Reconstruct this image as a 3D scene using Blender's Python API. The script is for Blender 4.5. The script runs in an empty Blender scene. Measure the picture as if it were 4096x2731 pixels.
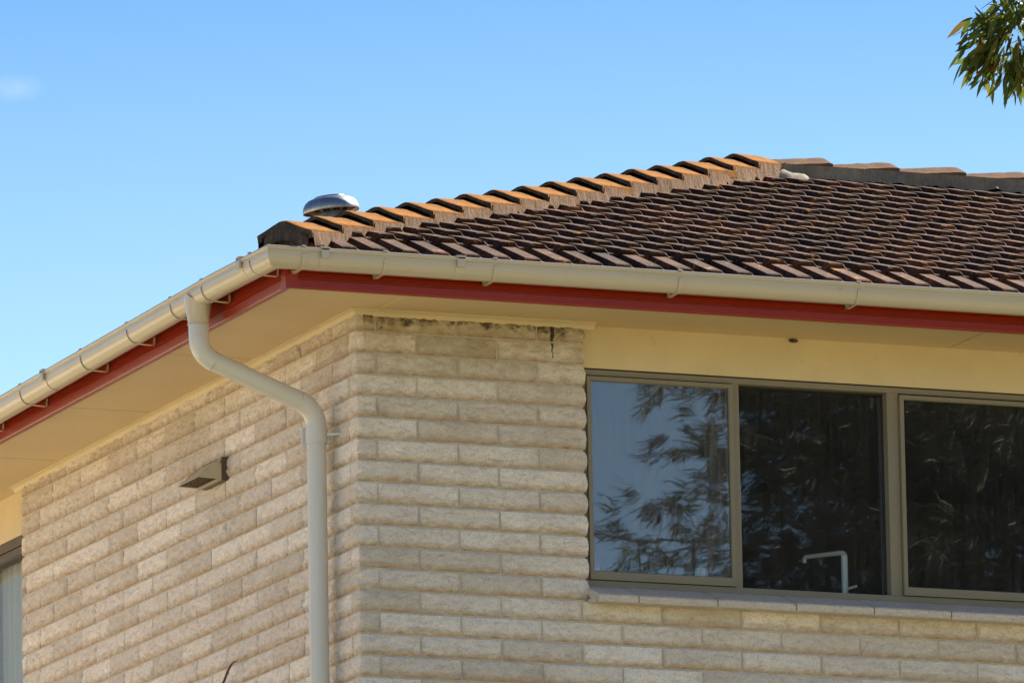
import bpy, math, random
import numpy as np
from mathutils import Vector, Matrix, noise as mnoise

random.seed(7)
rng = np.random.default_rng(7)
R = math.radians
scene = bpy.context.scene

# ------------------------------------------------------------------ camera
YAW, PITCH, ROLL = 0.394558, 0.191873, 0.018122
fwd = Vector((math.sin(YAW)*math.cos(PITCH), math.cos(YAW)*math.cos(PITCH), math.sin(PITCH)))
rgt = Vector((math.cos(YAW), -math.sin(YAW), 0.0))
dwn = fwd.cross(rgt)
c_, s_ = math.cos(ROLL), math.sin(ROLL)
r2 = c_*rgt + s_*dwn
d2 = -s_*rgt + c_*dwn
cam_d = bpy.data.cameras.new('camera')
cam = bpy.data.objects.new('camera', cam_d)
scene.collection.objects.link(cam)
cam.matrix_world = Matrix(((r2.x, -d2.x, -fwd.x, -16.2951), (r2.y, -d2.y, -fwd.y, -40.9871),
                           (r2.z, -d2.z, -fwd.z, -8.6318), (0, 0, 0, 1)))
cam_d.sensor_width = 36.0
cam_d.lens = 39274.33/4096*36
cam_d.clip_start = 0.5
cam_d.clip_end = 4000
scene.camera = cam

# ------------------------------------------------------------------ sky, sun, exposure
SUN_EL, SUN_AZ = 38.0, 27.0        # azimuth measured from +X towards +Y
world = bpy.data.worlds.new('World')
scene.world = world
world.use_nodes = True
wt = world.node_tree
for n in list(wt.nodes): wt.nodes.remove(n)
wo = wt.nodes.new('ShaderNodeOutputWorld')
bg = wt.nodes.new('ShaderNodeBackground'); bg.inputs['Strength'].default_value = 0.11
sk = wt.nodes.new('ShaderNodeTexSky')
sk.sky_type = 'NISHITA'; sk.sun_disc = False
sk.sun_elevation = R(SUN_EL); sk.sun_rotation = R(90-SUN_AZ)
sk.altitude = 50; sk.air_density = 1.0; sk.dust_density = 0.3; sk.ozone_density = 2.0
wtc = wt.nodes.new('ShaderNodeTexCoord'); wsp = wt.nodes.new('ShaderNodeSeparateXYZ')
wmr = wt.nodes.new('ShaderNodeMapRange'); wmr.inputs[1].default_value = .178; wmr.inputs[2].default_value = .236
wmx = wt.nodes.new('ShaderNodeMix'); wmx.data_type = 'RGBA'; wmx.inputs[6].default_value = (.44, .48, .49, 1); wmx.inputs[7].default_value = (.155, .268, .375, 1)
wml = wt.nodes.new('ShaderNodeMix'); wml.data_type = 'RGBA'; wml.blend_type = 'MULTIPLY'; wml.inputs[0].default_value = 1
wt.links.new(wtc.outputs['Generated'], wsp.inputs[0]); wt.links.new(wsp.outputs['Z'], wmr.inputs[0]); wt.links.new(wmr.outputs[0], wmx.inputs[0])
wt.links.new(sk.outputs[0], wml.inputs[6]); wt.links.new(wmx.outputs[2], wml.inputs[7])
# a faint wisp of cloud low on the left
wd = wt.nodes.new('ShaderNodeVectorMath'); wd.operation = 'SUBTRACT'; wd.inputs[1].default_value = (.3286, .9193, .2166)
wsc = wt.nodes.new('ShaderNodeVectorMath'); wsc.operation = 'MULTIPLY'; wsc.inputs[1].default_value = (1, 1, 2.2)
wl = wt.nodes.new('ShaderNodeVectorMath'); wl.operation = 'LENGTH'
wr = wt.nodes.new('ShaderNodeMapRange'); wr.inputs[1].default_value = .0034; wr.inputs[2].default_value = .0008; wr.inputs[3].default_value = 0; wr.inputs[4].default_value = .45
wn = wt.nodes.new('ShaderNodeTexNoise'); wn.inputs['Scale'].default_value = 500; wn.inputs['Detail'].default_value = 4
wmm = wt.nodes.new('ShaderNodeMath'); wmm.operation = 'MULTIPLY'
wcl = wt.nodes.new('ShaderNodeMix'); wcl.data_type = 'RGBA'; wcl.inputs[7].default_value = (2.2, 2.7, 3.1, 1)
wt.links.new(wtc.outputs['Generated'], wd.inputs[0]); wt.links.new(wd.outputs[0], wsc.inputs[0]); wt.links.new(wsc.outputs[0], wl.inputs[0])
wt.links.new(wl.outputs['Value'], wr.inputs[0]); wt.links.new(wtc.outputs['Generated'], wn.inputs['Vector'])
wt.links.new(wr.outputs[0], wmm.inputs[0]); wt.links.new(wn.outputs['Fac'], wmm.inputs[1]); wt.links.new(wmm.outputs[0], wcl.inputs[0])
wt.links.new(wml.outputs[2], wcl.inputs[6])
wt.links.new(wcl.outputs[2], bg.inputs[0]); wt.links.new(bg.outputs[0], wo.inputs[0])
sd = bpy.data.lights.new('sun', 'SUN'); sd.energy = 5.0; sd.angle = R(0.53); sd.color = (1.0, 0.93, 0.82)
so = bpy.data.objects.new('sun', sd); scene.collection.objects.link(so)
sv = Vector((math.cos(R(SUN_EL))*math.cos(R(SUN_AZ)), math.cos(R(SUN_EL))*math.sin(R(SUN_AZ)), math.sin(R(SUN_EL))))
so.rotation_euler = sv.to_track_quat('Z', 'Y').to_euler(); so.location = sv*60
vs = scene.view_settings
vs.view_transform = 'Standard'; vs.look = 'None'; vs.gamma = 1.0; vs.use_curve_mapping = False
vs.exposure = 1.68

# ------------------------------------------------------------------ helpers
col = scene.collection
def link(o, parent=None):
    col.objects.link(o)
    if parent is not None: o.parent = parent
    return o
def tag(o, label=None, cat=None, group=None, kind=None):
    if label: o['label'] = label
    if cat: o['category'] = cat
    if group: o['group'] = group
    if kind: o['kind'] = kind
    return o
def empty(name, loc, label, cat, group=None):
    o = bpy.data.objects.new(name, None); o.location = loc; o.empty_display_size = .2
    link(o); return tag(o, label, cat, group)

class MB:
    def __init__(s): s.v = []; s.f = []; s.m = []
    def add(s, vs_, fs, mi=0):
        b = len(s.v); s.v.extend(tuple(v) for v in vs_)
        for f in fs: s.f.append(tuple(b+i for i in f)); s.m.append(mi)
    def box(s, x0, x1, y0, y1, z0, z1, mi=0):
        s.add([(x0,y0,z0),(x1,y0,z0),(x1,y1,z0),(x0,y1,z0),(x0,y0,z1),(x1,y0,z1),(x1,y1,z1),(x0,y1,z1)],
              [(3,2,1,0),(4,5,6,7),(0,1,5,4),(1,2,6,5),(2,3,7,6),(3,0,4,7)], mi)
    def grid(s, P, mi=0, flip=False):
        P = np.asarray(P); n, m = P.shape[:2]
        b = len(s.v); s.v.extend(map(tuple, P.reshape(-1, 3).tolist()))
        for i in range(n-1):
            for j in range(m-1):
                q = (b+i*m+j, b+i*m+j+1, b+(i+1)*m+j+1, b+(i+1)*m+j)
                s.f.append(q[::-1] if flip else q); s.m.append(mi)
    def sweep(s, prof, path, closed=False, caps=True, mi=0):
        """prof: list of (a,b); path: list of (origin, axisA, axisB)"""
        P = []
        for o, A, B in path:
            o, A, B = Vector(o), Vector(A), Vector(B)
            P.append([tuple(o + A*a + B*b) for a, b in prof])
        n = len(prof); b0 = len(s.v)
        for row in P: s.v.extend(row)
        for i in range(len(P)-1):
            for j in range(n if closed else n-1):
                k = (j+1) % n
                s.f.append((b0+i*n+j, b0+i*n+k, b0+(i+1)*n+k, b0+(i+1)*n+j)); s.m.append(mi)
        if closed and caps:
            s.f.append(tuple(b0+j for j in range(n))[::-1]); s.m.append(mi)
            s.f.append(tuple(b0+(len(P)-1)*n+j for j in range(n))); s.m.append(mi)
    def tube(s, pts, rad, n=12, caps=True, mi=0):
        pts = [Vector(p) for p in pts]
        if not hasattr(rad, '__len__'): rad = [rad]*len(pts)
        t0 = (pts[1]-pts[0]).normalized()
        a = Vector((0,0,1)) if abs(t0.z) < .9 else Vector((0,1,0))
        A = t0.cross(a).normalized(); path = []; pr = []
        b0 = len(s.v)
        for i, p in enumerate(pts):
            if i == 0: t = t0
            elif i == len(pts)-1: t = (pts[i]-pts[i-1]).normalized()
            else: t = ((pts[i+1]-pts[i]).normalized() + (pts[i]-pts[i-1]).normalized()).normalized()
            A = (A - t*A.dot(t)).normalized(); B = t.cross(A)
            for k in range(n):
                q = 2*math.pi*k/n
                s.v.append(tuple(p + A*(rad[i]*math.cos(q)) + B*(rad[i]*math.sin(q))))
        for i in range(len(pts)-1):
            for k in range(n):
                k2 = (k+1) % n
                s.f.append((b0+i*n+k, b0+i*n+k2, b0+(i+1)*n+k2, b0+(i+1)*n+k)); s.m.append(mi)
        if caps:
            s.f.append(tuple(b0+k for k in range(n))[::-1]); s.m.append(mi)
            s.f.append(tuple(b0+(len(pts)-1)*n+k for k in range(n))); s.m.append(mi)
    def lathe(s, prof, M=Matrix(), n=32, mi=0):
        b0 = len(s.v)
        for r, z in prof:
            for k in range(n):
                q = 2*math.pi*k/n
                s.v.append(tuple(M @ Vector((r*math.cos(q), r*math.sin(q), z))))
        for i in range(len(prof)-1):
            for k in range(n):
                k2 = (k+1) % n
                s.f.append((b0+i*n+k, b0+i*n+k2, b0+(i+1)*n+k2, b0+(i+1)*n+k)); s.m.append(mi)
    def build(s, name, mats, parent=None, smooth=False, loc=None, bevel=0):
        me = bpy.data.meshes.new(name)
        me.from_pydata(s.v, [], s.f)
        if not isinstance(mats, (list, tuple)): mats = [mats]
        for m in mats: me.materials.append(m)
        if len(mats) > 1: me.polygons.foreach_set('material_index', s.m)
        if smooth:
            me.polygons.foreach_set('use_smooth', [True]*len(me.polygons))
            if smooth != 'all':
                me.update()
                try: me.set_sharp_from_angle(angle=R(40))
                except Exception: pass
        me.update()
        o = bpy.data.objects.new(name, me)
        link(o, parent)
        if loc is not None: o.location = loc
        if bevel:
            b = o.modifiers.new('bevel', 'BEVEL'); b.width = bevel; b.segments = 2; b.limit_method = 'ANGLE'; b.angle_limit = R(40)
        return o

# ------------------------------------------------------------------ materials
def mat(name, base, rough=.6, metal=0., spec=.5, coat=0.):
    m = bpy.data.materials.new(name); m.use_nodes = True
    p = m.node_tree.nodes['Principled BSDF']
    p.inputs['Base Color'].default_value = (*base, 1); p.inputs['Roughness'].default_value = rough
    p.inputs['Metallic'].default_value = metal; p.inputs['Specular IOR Level'].default_value = spec
    p.inputs['Coat Weight'].default_value = coat
    return m, m.node_tree, p
def nd(t, typ, **kw):
    n = t.nodes.new(typ)
    for k, v in kw.items():
        if k.startswith('i_'): n.inputs[k[2:].replace('_', ' ')].default_value = v
        else: setattr(n, k, v)
    return n
def coords(t, scale=(1,1,1), rot=(0,0,0)):
    tc = nd(t, 'ShaderNodeTexCoord'); mp = nd(t, 'ShaderNodeMapping')
    mp.inputs['Scale'].default_value = scale; mp.inputs['Rotation'].default_value = rot
    t.links.new(tc.outputs['Object'], mp.inputs[0]); return mp.outputs[0]
def noi(t, vec, scale, detail=3, rough=.55):
    n = nd(t, 'ShaderNodeTexNoise'); n.inputs['Scale'].default_value = scale
    n.inputs['Detail'].default_value = detail; n.inputs['Roughness'].default_value = rough
    t.links.new(vec, n.inputs['Vector']); return n.outputs['Fac']
def ramp(t, fac, stops):
    r = nd(t, 'ShaderNodeValToRGB'); e = r.color_ramp.elements
    while len(e) < len(stops): e.new(.5)
    for el, (p, c) in zip(e, stops):
        el.position = p; el.color = (*c, 1) if hasattr(c, '__len__') else (c, c, c, 1)
    t.links.new(fac, r.inputs[0]); return r.outputs[0]
def mix(t, fac, a, b, mode='MIX'):
    m = nd(t, 'ShaderNodeMix', data_type='RGBA', blend_type=mode)
    if isinstance(fac, (int, float)): m.inputs[0].default_value = fac
    else: t.links.new(fac, m.inputs[0])
    for i, x in ((6, a), (7, b)):
        if hasattr(x, '__len__'): m.inputs[i].default_value = (*x, 1)
        else: t.links.new(x, m.inputs[i])
    return m.outputs[2]
def math_(t, op, a, b=None, clamp=False):
    m = nd(t, 'ShaderNodeMath', operation=op, use_clamp=clamp)
    for i, x in ((0, a), (1, b)):
        if x is None: continue
        if isinstance(x, (int, float)): m.inputs[i].default_value = x
        else: t.links.new(x, m.inputs[i])
    return m.outputs[0]
def bump(t, p, h, strength=.3, dist=.01):
    b = nd(t, 'ShaderNodeBump'); b.inputs['Strength'].default_value = strength; b.inputs['Distance'].default_value = dist
    t.links.new(h, b.inputs['Height']); t.links.new(b.outputs[0], p.inputs['Normal'])

def block_material():
    m, t, p = mat('split_face_block', (.5,.42,.32), .95, spec=.15)
    v = coords(t)
    geo = nd(t, 'ShaderNodeNewGeometry')
    sep = nd(t, 'ShaderNodeSeparateXYZ'); t.links.new(v, sep.inputs[0])
    big = noi(t, v, 2.6, 4)
    c = ramp(t, big, [(.3, (.75,.685,.62)), (.5, (.86,.80,.74)), (.72, (.83,.785,.745))])
    # per-block shade
    at = nd(t, 'ShaderNodeAttribute', attribute_name='shade')
    c = mix(t, 1.0, c, ramp(t, at.outputs['Fac'], [(0, (.80,.78,.75)), (.5, (.96,.95,.94)), (1, (1.10,1.10,1.10))]), 'MULTIPLY')
    # sand grains, light and dark
    g1 = noi(t, v, 170, 3, .7)
    c = mix(t, ramp(t, g1, [(.53, 0), (.67, .62)]), c, (.30,.21,.14))
    g3 = noi(t, v, 120, 2, .6)
    c = mix(t, ramp(t, g3, [(.6, 0), (.72, .5)]), c, (.82,.74,.62))
    g2 = noi(t, coords(t, (1,1,1.6)), 42, 4, .7)
    c = mix(t, ramp(t, g2, [(.56, 0), (.74, .5)]), c, (.45,.31,.185))
    # undercut shade with warm ground bounce, painted brown along the rough lower arris (attribute low = lower part of the block face)
    lo = nd(t, 'ShaderNodeAttribute', attribute_name='lower')
    st = noi(t, coords(t, (1,1,2.5)), 20, 5, .7)
    f = math_(t, 'MULTIPLY', math_(t, 'ADD', lo.outputs['Fac'], math_(t, 'MULTIPLY', math_(t, 'SUBTRACT', st, .5), 2.4)), .72, True)
    c = mix(t, f, c, (.41,.27,.155))
    # mould and damp under the soffit, a streak where a nail rusted
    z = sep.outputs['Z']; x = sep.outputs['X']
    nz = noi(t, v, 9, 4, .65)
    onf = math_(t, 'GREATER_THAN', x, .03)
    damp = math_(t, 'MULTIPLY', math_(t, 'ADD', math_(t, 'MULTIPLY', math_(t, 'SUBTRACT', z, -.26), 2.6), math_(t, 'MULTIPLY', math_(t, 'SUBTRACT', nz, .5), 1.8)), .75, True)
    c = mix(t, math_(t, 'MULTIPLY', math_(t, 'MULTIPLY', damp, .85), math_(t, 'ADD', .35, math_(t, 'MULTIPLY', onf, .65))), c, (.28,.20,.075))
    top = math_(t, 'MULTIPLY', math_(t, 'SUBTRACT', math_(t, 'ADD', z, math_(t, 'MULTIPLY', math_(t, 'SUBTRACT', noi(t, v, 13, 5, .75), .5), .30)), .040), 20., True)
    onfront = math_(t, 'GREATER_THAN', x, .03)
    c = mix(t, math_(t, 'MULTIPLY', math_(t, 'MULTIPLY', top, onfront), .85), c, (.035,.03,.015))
    dx = math_(t, 'ABSOLUTE', math_(t, 'SUBTRACT', x, math_(t, 'ADD', .968, math_(t, 'MULTIPLY', math_(t, 'SUBTRACT', noi(t, v, 40), .5), .02))))
    w = math_(t, 'MULTIPLY', math_(t, 'SUBTRACT', z, -.10), .055)
    stk = math_(t, 'MULTIPLY', math_(t, 'LESS_THAN', dx, w), math_(t, 'GREATER_THAN', z, -.09))
    c = mix(t, math_(t, 'MULTIPLY', stk, .9), c, (.03,.022,.015))
    t.links.new(c, p.inputs['Base Color'])
    h = math_(t, 'ADD', math_(t, 'MULTIPLY', g1, .6), noi(t, v, 45, 5, .7))
    bump(t, p, h, .8, .008)
    return m
M = {}
M['block'] = block_material()
m, t, p = mat('mortar', (.46,.43,.38), .95, spec=.1); v = coords(t)
t.links.new(ramp(t, noi(t, v, 25, 4), [(.3, (.50,.45,.38)), (.7, (.66,.61,.54))]), p.inputs['Base Color']); bump(t, p, noi(t, v, 150), .3, .003)
M['mortar'] = m
def paint(name, base, rough=.45, var=.06, scale=3., coat=0., dirt=None, spec=.5):
    m, t, p = mat(name, base, rough, spec=spec, coat=coat); v = coords(t)
    b2 = tuple(x*(1-var) for x in base); b3 = tuple(min(1, x*(1+var)) for x in base)
    c = ramp(t, noi(t, v, scale, 4), [(.3, b2), (.7, b3)])
    if dirt:
        c = mix(t, ramp(t, noi(t, v, 14, 6, .75), [(.60, 0), (.74, .35)]), c, dirt)
        c = mix(t, ramp(t, noi(t, v, 60, 3, .6), [(.76, 0), (.80, .7)]), c, tuple(x*.4 for x in dirt))
    t.links.new(c, p.inputs['Base Color'])
    return m
M['gutter'] = paint('gutter_enamel', (.55,.48,.365), .20, .03, dirt=(.36,.30,.2))

M['pipe'] = paint('pvc_pipe', (.64,.625,.59), .18, .02, 2)
M['red'] = paint('red_fascia_enamel', (.27,.020,.004), .30, .05, 4)
M['soffit'] = paint('cream_soffit_paint', (.66,.50,.28), .6, .05, 1.6, dirt=(.45,.32,.13))
M['trim'] = paint('cream_trim_paint', (.67,.55,.34), .55, .05, 5, dirt=(.35,.25,.1))
M['frame'] = paint('taupe_aluminium', (.235,.205,.145), .35, .04, 6)
M['frame_dark'] = paint('brown_aluminium', (.09,.065,.05), .4, .04, 6)
M['seal_and_shadow'] = mat('black_rubber_and_shadow', (.012,.012,.012), .7)[0]
M['cowl'] = paint('cream_cowl_paint', (.50,.45,.34), .5, .08, 20, dirt=(.2,.15,.09))
m, t, p = mat('lint', (.05,.035,.02), .95); v = coords(t)
t.links.new(ramp(t, noi(t, v, 90, 6, .8), [(.42, (.02,.014,.01)), (.62, (.16,.10,.05))]), p.inputs['Base Color']); M['lint'] = m

m, t, p = mat('brushed_galvanised', (.62,.63,.65), .42, .9); v = coords(t, (1,1,1))
t.links.new(ramp(t, noi(t, v, 14, 5, .7), [(.35, (.30,.27,.25)), (.65, (.50,.48,.46))]), p.inputs['Base Color'])
t.links.new(ramp(t, noi(t, v, 8, 4), [(.3, .30), (.7, .5)]), p.inputs['Roughness']); M['galv'] = m
M['vent_dark'] = mat('vent_louvre_gap', (.02,.018,.015), .8)[0]
M['chrome'] = mat('chrome', (1,1,1), .25, .15)[0]

def roof_material():
    m, t, p = mat('concrete_roof_tile', (.13,.09,.065), .85, spec=.12)
    v = coords(t)
    c = ramp(t, noi(t, v, 5, 5, .65), [(.3, (.028,.011,.006)), (.55, (.066,.027,.013)), (.75, (.145,.060,.024))])
    c = mix(t, ramp(t, noi(t, v, 60, 5, .75), [(.50, 0), (.72, .5)]), c, (.20,.108,.055))
    sn = nd(t, 'ShaderNodeVectorMath', operation='SNAP'); sn.inputs[1].default_value = (.3, .279, 90); t.links.new(v, sn.inputs[0])
    wn_ = nd(t, 'ShaderNodeTexWhiteNoise'); t.links.new(sn.outputs[0], wn_.inputs['Vector'])
    c = mix(t, 1.0, c, ramp(t, wn_.outputs['Value'], [(0, (.55,.55,.58)), (.6, (1.0,.98,.95)), (1, (1.6,1.45,1.3))]), 'MULTIPLY')
    c = mix(t, ramp(t, noi(t, v, 16, 4, .7), [(.61, 0), (.68, .85)]), c, (.52,.20,.02))
    c = mix(t, ramp(t, noi(t, coords(t, (1,1,1)), 45, 3, .6), [(.74, 0), (.78, .6)]), c, (.55,.50,.42))
    t.links.new(c, p.inputs['Base Color'])
    bump(t, p, noi(t, v, 130, 4, .7), .5, .004); return m
M['roof'] = roof_material()
def cap_material():
    m, t, p = mat('ridge_cap_concrete', (.2,.13,.07), .95, spec=.04)
    v = coords(t)
    c = ramp(t, noi(t, v, 6, 5, .65), [(.3, (.17,.074,.018)), (.55, (.32,.130,.020)), (.75, (.40,.165,.022))])
    c = mix(t, ramp(t, noi(t, v, 110, 4, .8), [(.45, 0), (.65, .6)]), c, (.15,.065,.022)); c = mix(t, ramp(t, noi(t, v, 9, 6, .75), [(.48, 0), (.64, .85)]), c, (.13,.062,.030))
    c = mix(t, ramp(t, noi(t, v, 22, 3, .6), [(.68, 0), (.74, .8)]), c, (.60,.30,.03))
    t.links.new(c, p.inputs['Base Color'])
    bump(t, p, noi(t, v, 140, 4, .7), .6, .004); return m
M['cap'] = cap_material()
m, t, p = mat('cap_underside', (.07,.05,.04), .95); v = coords(t)
t.links.new(ramp(t, noi(t, v, 50, 5, .7), [(.4, (.035,.026,.022)), (.7, (.10,.075,.06))]), p.inputs['Base Color']); M['cap_in'] = m
def ridge_material():  # darker cap colours painted in for ridge caps turned away from the sun
    m, t, p = mat('ridge_cap_shaded', (.15,.08,.05), .95, spec=.04); v = coords(t)
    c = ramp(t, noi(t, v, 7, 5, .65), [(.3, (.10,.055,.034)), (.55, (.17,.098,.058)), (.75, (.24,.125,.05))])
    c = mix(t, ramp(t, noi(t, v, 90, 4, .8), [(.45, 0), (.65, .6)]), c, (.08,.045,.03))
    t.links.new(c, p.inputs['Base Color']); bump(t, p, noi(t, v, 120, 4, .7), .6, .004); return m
M['cap_shaded'] = ridge_material()
def bedding(name, a, b, c3):
    m, t, p = mat(name, a, .95, spec=.15)
    v = coords(t); vs2 = coords(t, (1,1,.12))
    c = ramp(t, noi(t, v, 4, 5, .6), [(.3, a), (.7, b)])
    c = mix(t, ramp(t, noi(t, vs2, 55, 5, .75), [(.45, 0), (.7, .8)]), c, c3)
    c = mix(t, ramp(t, noi(t, v, 26, 3, .6), [(.70, 0), (.75, .8)]), c, (.62,.33,.04))
    t.links.new(c, p.inputs['Base Color'])
    bump(t, p, math_(t, 'ADD', noi(t, vs2, 70, 5, .75), math_(t, 'MULTIPLY', noi(t, v, 90, 4), .4)), .8, .012)
    return m
M['bed_hip'] = bedding('weathered_pointing', (.13,.072,.036), (.22,.13,.068), (.09,.048,.025))
M['bed_ridge'] = bedding('grey_pointing', (.20,.14,.09), (.36,.28,.19), (.16,.12,.10))
M['bed_end'] = bedding('dark_mortar_end', (.05,.038,.035), (.10,.07,.055), (.17,.13,.10))

def glass_material(name, refl, tint=(.86,.9,.9), dust=.03):
    m = bpy.data.materials.new(name); m.use_nodes = True; t = m.node_tree
    for n in list(t.nodes): t.nodes.remove(n)
    out = nd(t, 'ShaderNodeOutputMaterial')
    tr = nd(t, 'ShaderNodeBsdfTransparent'); tr.inputs[0].default_value = (*tint, 1)
    gl = nd(t, 'ShaderNodeBsdfGlossy'); gl.inputs['Roughness'].default_value = .009; gl.inputs['Color'].default_value = (.93,.95,1,1)
    df = nd(t, 'ShaderNodeBsdfDiffuse'); df.inputs[0].default_value = (.5,.5,.52,1)
    v = coords(t, (1,1,.06)); v2 = coords(t)
    hb = math_(t, 'ADD', math_(t, 'MULTIPLY', noi(t, v, 40, 4, .6), .05), noi(t, v2, 5.5, 2, .5))
    b = nd(t, 'ShaderNodeBump'); b.inputs['Strength'].default_value = .018; b.inputs['Distance'].default_value = .005
    t.links.new(hb, b.inputs['Height']); t.links.new(b.outputs[0], gl.inputs['Normal'])
    m1 = nd(t, 'ShaderNodeMixShader'); m1.inputs[0].default_value = refl
    t.links.new(tr.outputs[0], m1.inputs[1]); t.links.new(gl.outputs[0], m1.inputs[2])
    m2 = nd(t, 'ShaderNodeMixShader')
    t.links.new(ramp(t, noi(t, v, 60, 5, .7), [(.35, dust*.3), (.8, dust*2)]), m2.inputs[0])
    t.links.new(m1.outputs[0], m2.inputs[1]); t.links.new(df.outputs[0], m2.inputs[2])
    t.links.new(m2.outputs[0], out.inputs[0]); return m
M['glass'] = glass_material('window_glass', .135, dust=.09)
M['glass_fixed'] = glass_material('fixed_window_glass', .065, (.8,.83,.84), .02)
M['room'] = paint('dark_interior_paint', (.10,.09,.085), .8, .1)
M['counter'] = paint('dark_worktop', (.05,.045,.045), .4, .1)
m, t, p = mat('curtain_cloth', (.9,.87,.8), .8); M['curtain'] = m
M['white_plastic'] = paint('white_plastic', (.8,.79,.76), .35, .03)
M['teal_plastic'] = paint('teal_plastic', (.02,.22,.17), .3, .05)
M['pink_plastic'] = paint('red_plastic', (.65,.10,.13), .35, .05)

def leaf_material(name, cols, trans=.35):
    m, t, p = mat(name, cols[0], .45, spec=.35)
    at = nd(t, 'ShaderNodeAttribute', attribute_name='shade')
    c = ramp(t, at.outputs['Fac'], [(i/(len(cols)-1), c) for i, c in enumerate(cols)])
    t.links.new(c, p.inputs['Base Color'])
    tl = nd(t, 'ShaderNodeBsdfTranslucent'); t.links.new(c, tl.inputs[0])
    ms = nd(t, 'ShaderNodeMixShader'); ms.inputs[0].default_value = trans
    out = [n for n in t.nodes if n.type == 'OUTPUT_MATERIAL'][0]
    t.links.new(p.outputs[0], ms.inputs[1]); t.links.new(tl.outputs[0], ms.inputs[2]); t.links.new(ms.outputs[0], out.inputs[0])
    return m
M['gum'] = leaf_material('gum_leaf', [(.045,.075,.014), (.085,.12,.016), (.12,.12,.02), (.17,.055,.015)], .5)
M['needle'] = leaf_material('sheoak_needle', [(.014,.019,.009), (.034,.040,.020), (.10,.075,.045)], .2)
m, t, p = mat('bark', (.16,.12,.09), .9); v = coords(t, (1,1,.2))
t.links.new(ramp(t, noi(t, v, 14, 5, .7), [(.35, (.04,.03,.022)), (.7, (.11,.085,.06))]), p.inputs['Base Color']); bump(t, p, noi(t, v, 20, 5), .6, .03); M['bark'] = m
M['stem'] = mat('wine_red_stem', (.075,.012,.012), .3)[0]
m, t, p = mat('dry_grass', (.2,.16,.07), .95); v = coords(t)
c = ramp(t, noi(t, v, .35, 6, .7), [(.35, (.17,.16,.05)), (.6, (.33,.26,.12))])
t.links.new(mix(t, ramp(t, noi(t, v, 6, 4), [(.4, 0), (.7, .6)]), c, (.36,.30,.16)), p.inputs['Base Color']); bump(t, p, noi(t, v, 9, 6), .6, .05); M['ground'] = m
M['concrete'] = paint('pale_concrete_path', (.48,.43,.34), .9, .1, 1.2)
m, t, p = mat('neighbour_brick', (.6,.5,.35), .9); v = coords(t)
br = nd(t, 'ShaderNodeTexBrick'); t.links.new(coords(t, (1,1,1), (R(90),0,R(90))), br.inputs['Vector'])
br.inputs['Scale'].default_value = 4; br.inputs['Color1'].default_value = (.70,.60,.44,1); br.inputs['Color2'].default_value = (.62,.50,.35,1); br.inputs['Mortar'].default_value = (.5,.47,.4,1)
t.links.new(br.outputs[0], p.inputs['Base Color']); M['nbrick'] = m
M['ntile'] = paint('neighbour_roof_tile', (.22,.09,.06), .8, .15)
M['nglass'] = mat('neighbour_glass', (.03,.04,.05), .05)[0]

# ------------------------------------------------------------------ ground
GZ = -5.8
b = MB()
ys = [-900, -300, -120, -60, -44, -30, -20, -12, -6, -1.5, 12, 40, 120, 900]
zs = [-11.5, -11, -10.6, -10.4, -10.2, -9.3, -8.2, -7.0, -6.1, GZ, GZ, GZ-.2, GZ-1, GZ-6]
xs = [-900, -200, -60, -25, -10, -3, 4, 14, 40, 150, 900]
b.grid([[(x, y, z - .15*math.sin(x*.21+y*.13)*(1 if abs(x) < 60 and y < -5 else 0)) for x in xs] for y, z in zip(ys, zs)], flip=True)
tag(b.build('ground', M['ground'], smooth='all'), 'dry grassy ground sloping down from the house', 'ground', kind='structure')
b = MB(); b.box(-4.2, 16, -3.0, .15, GZ-.3, GZ+.06); b.box(-4.2, -.05, .15, 9, GZ-.3, GZ+.06)
tag(b.build('path', M['concrete']), 'pale concrete paving round the foot of the house', 'path', kind='structure')

# ------------------------------------------------------------------ the house
BASE = Vector((0, 0, GZ))
house = empty('brick_house', BASE, 'two storey house of cream split-face blocks with a brown tiled hip roof and red fascia', 'house')
OFF = -BASE
def part(bm, name, mats, **kw):
    return bm.build(name, mats, house, loc=OFF, **kw)

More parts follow.
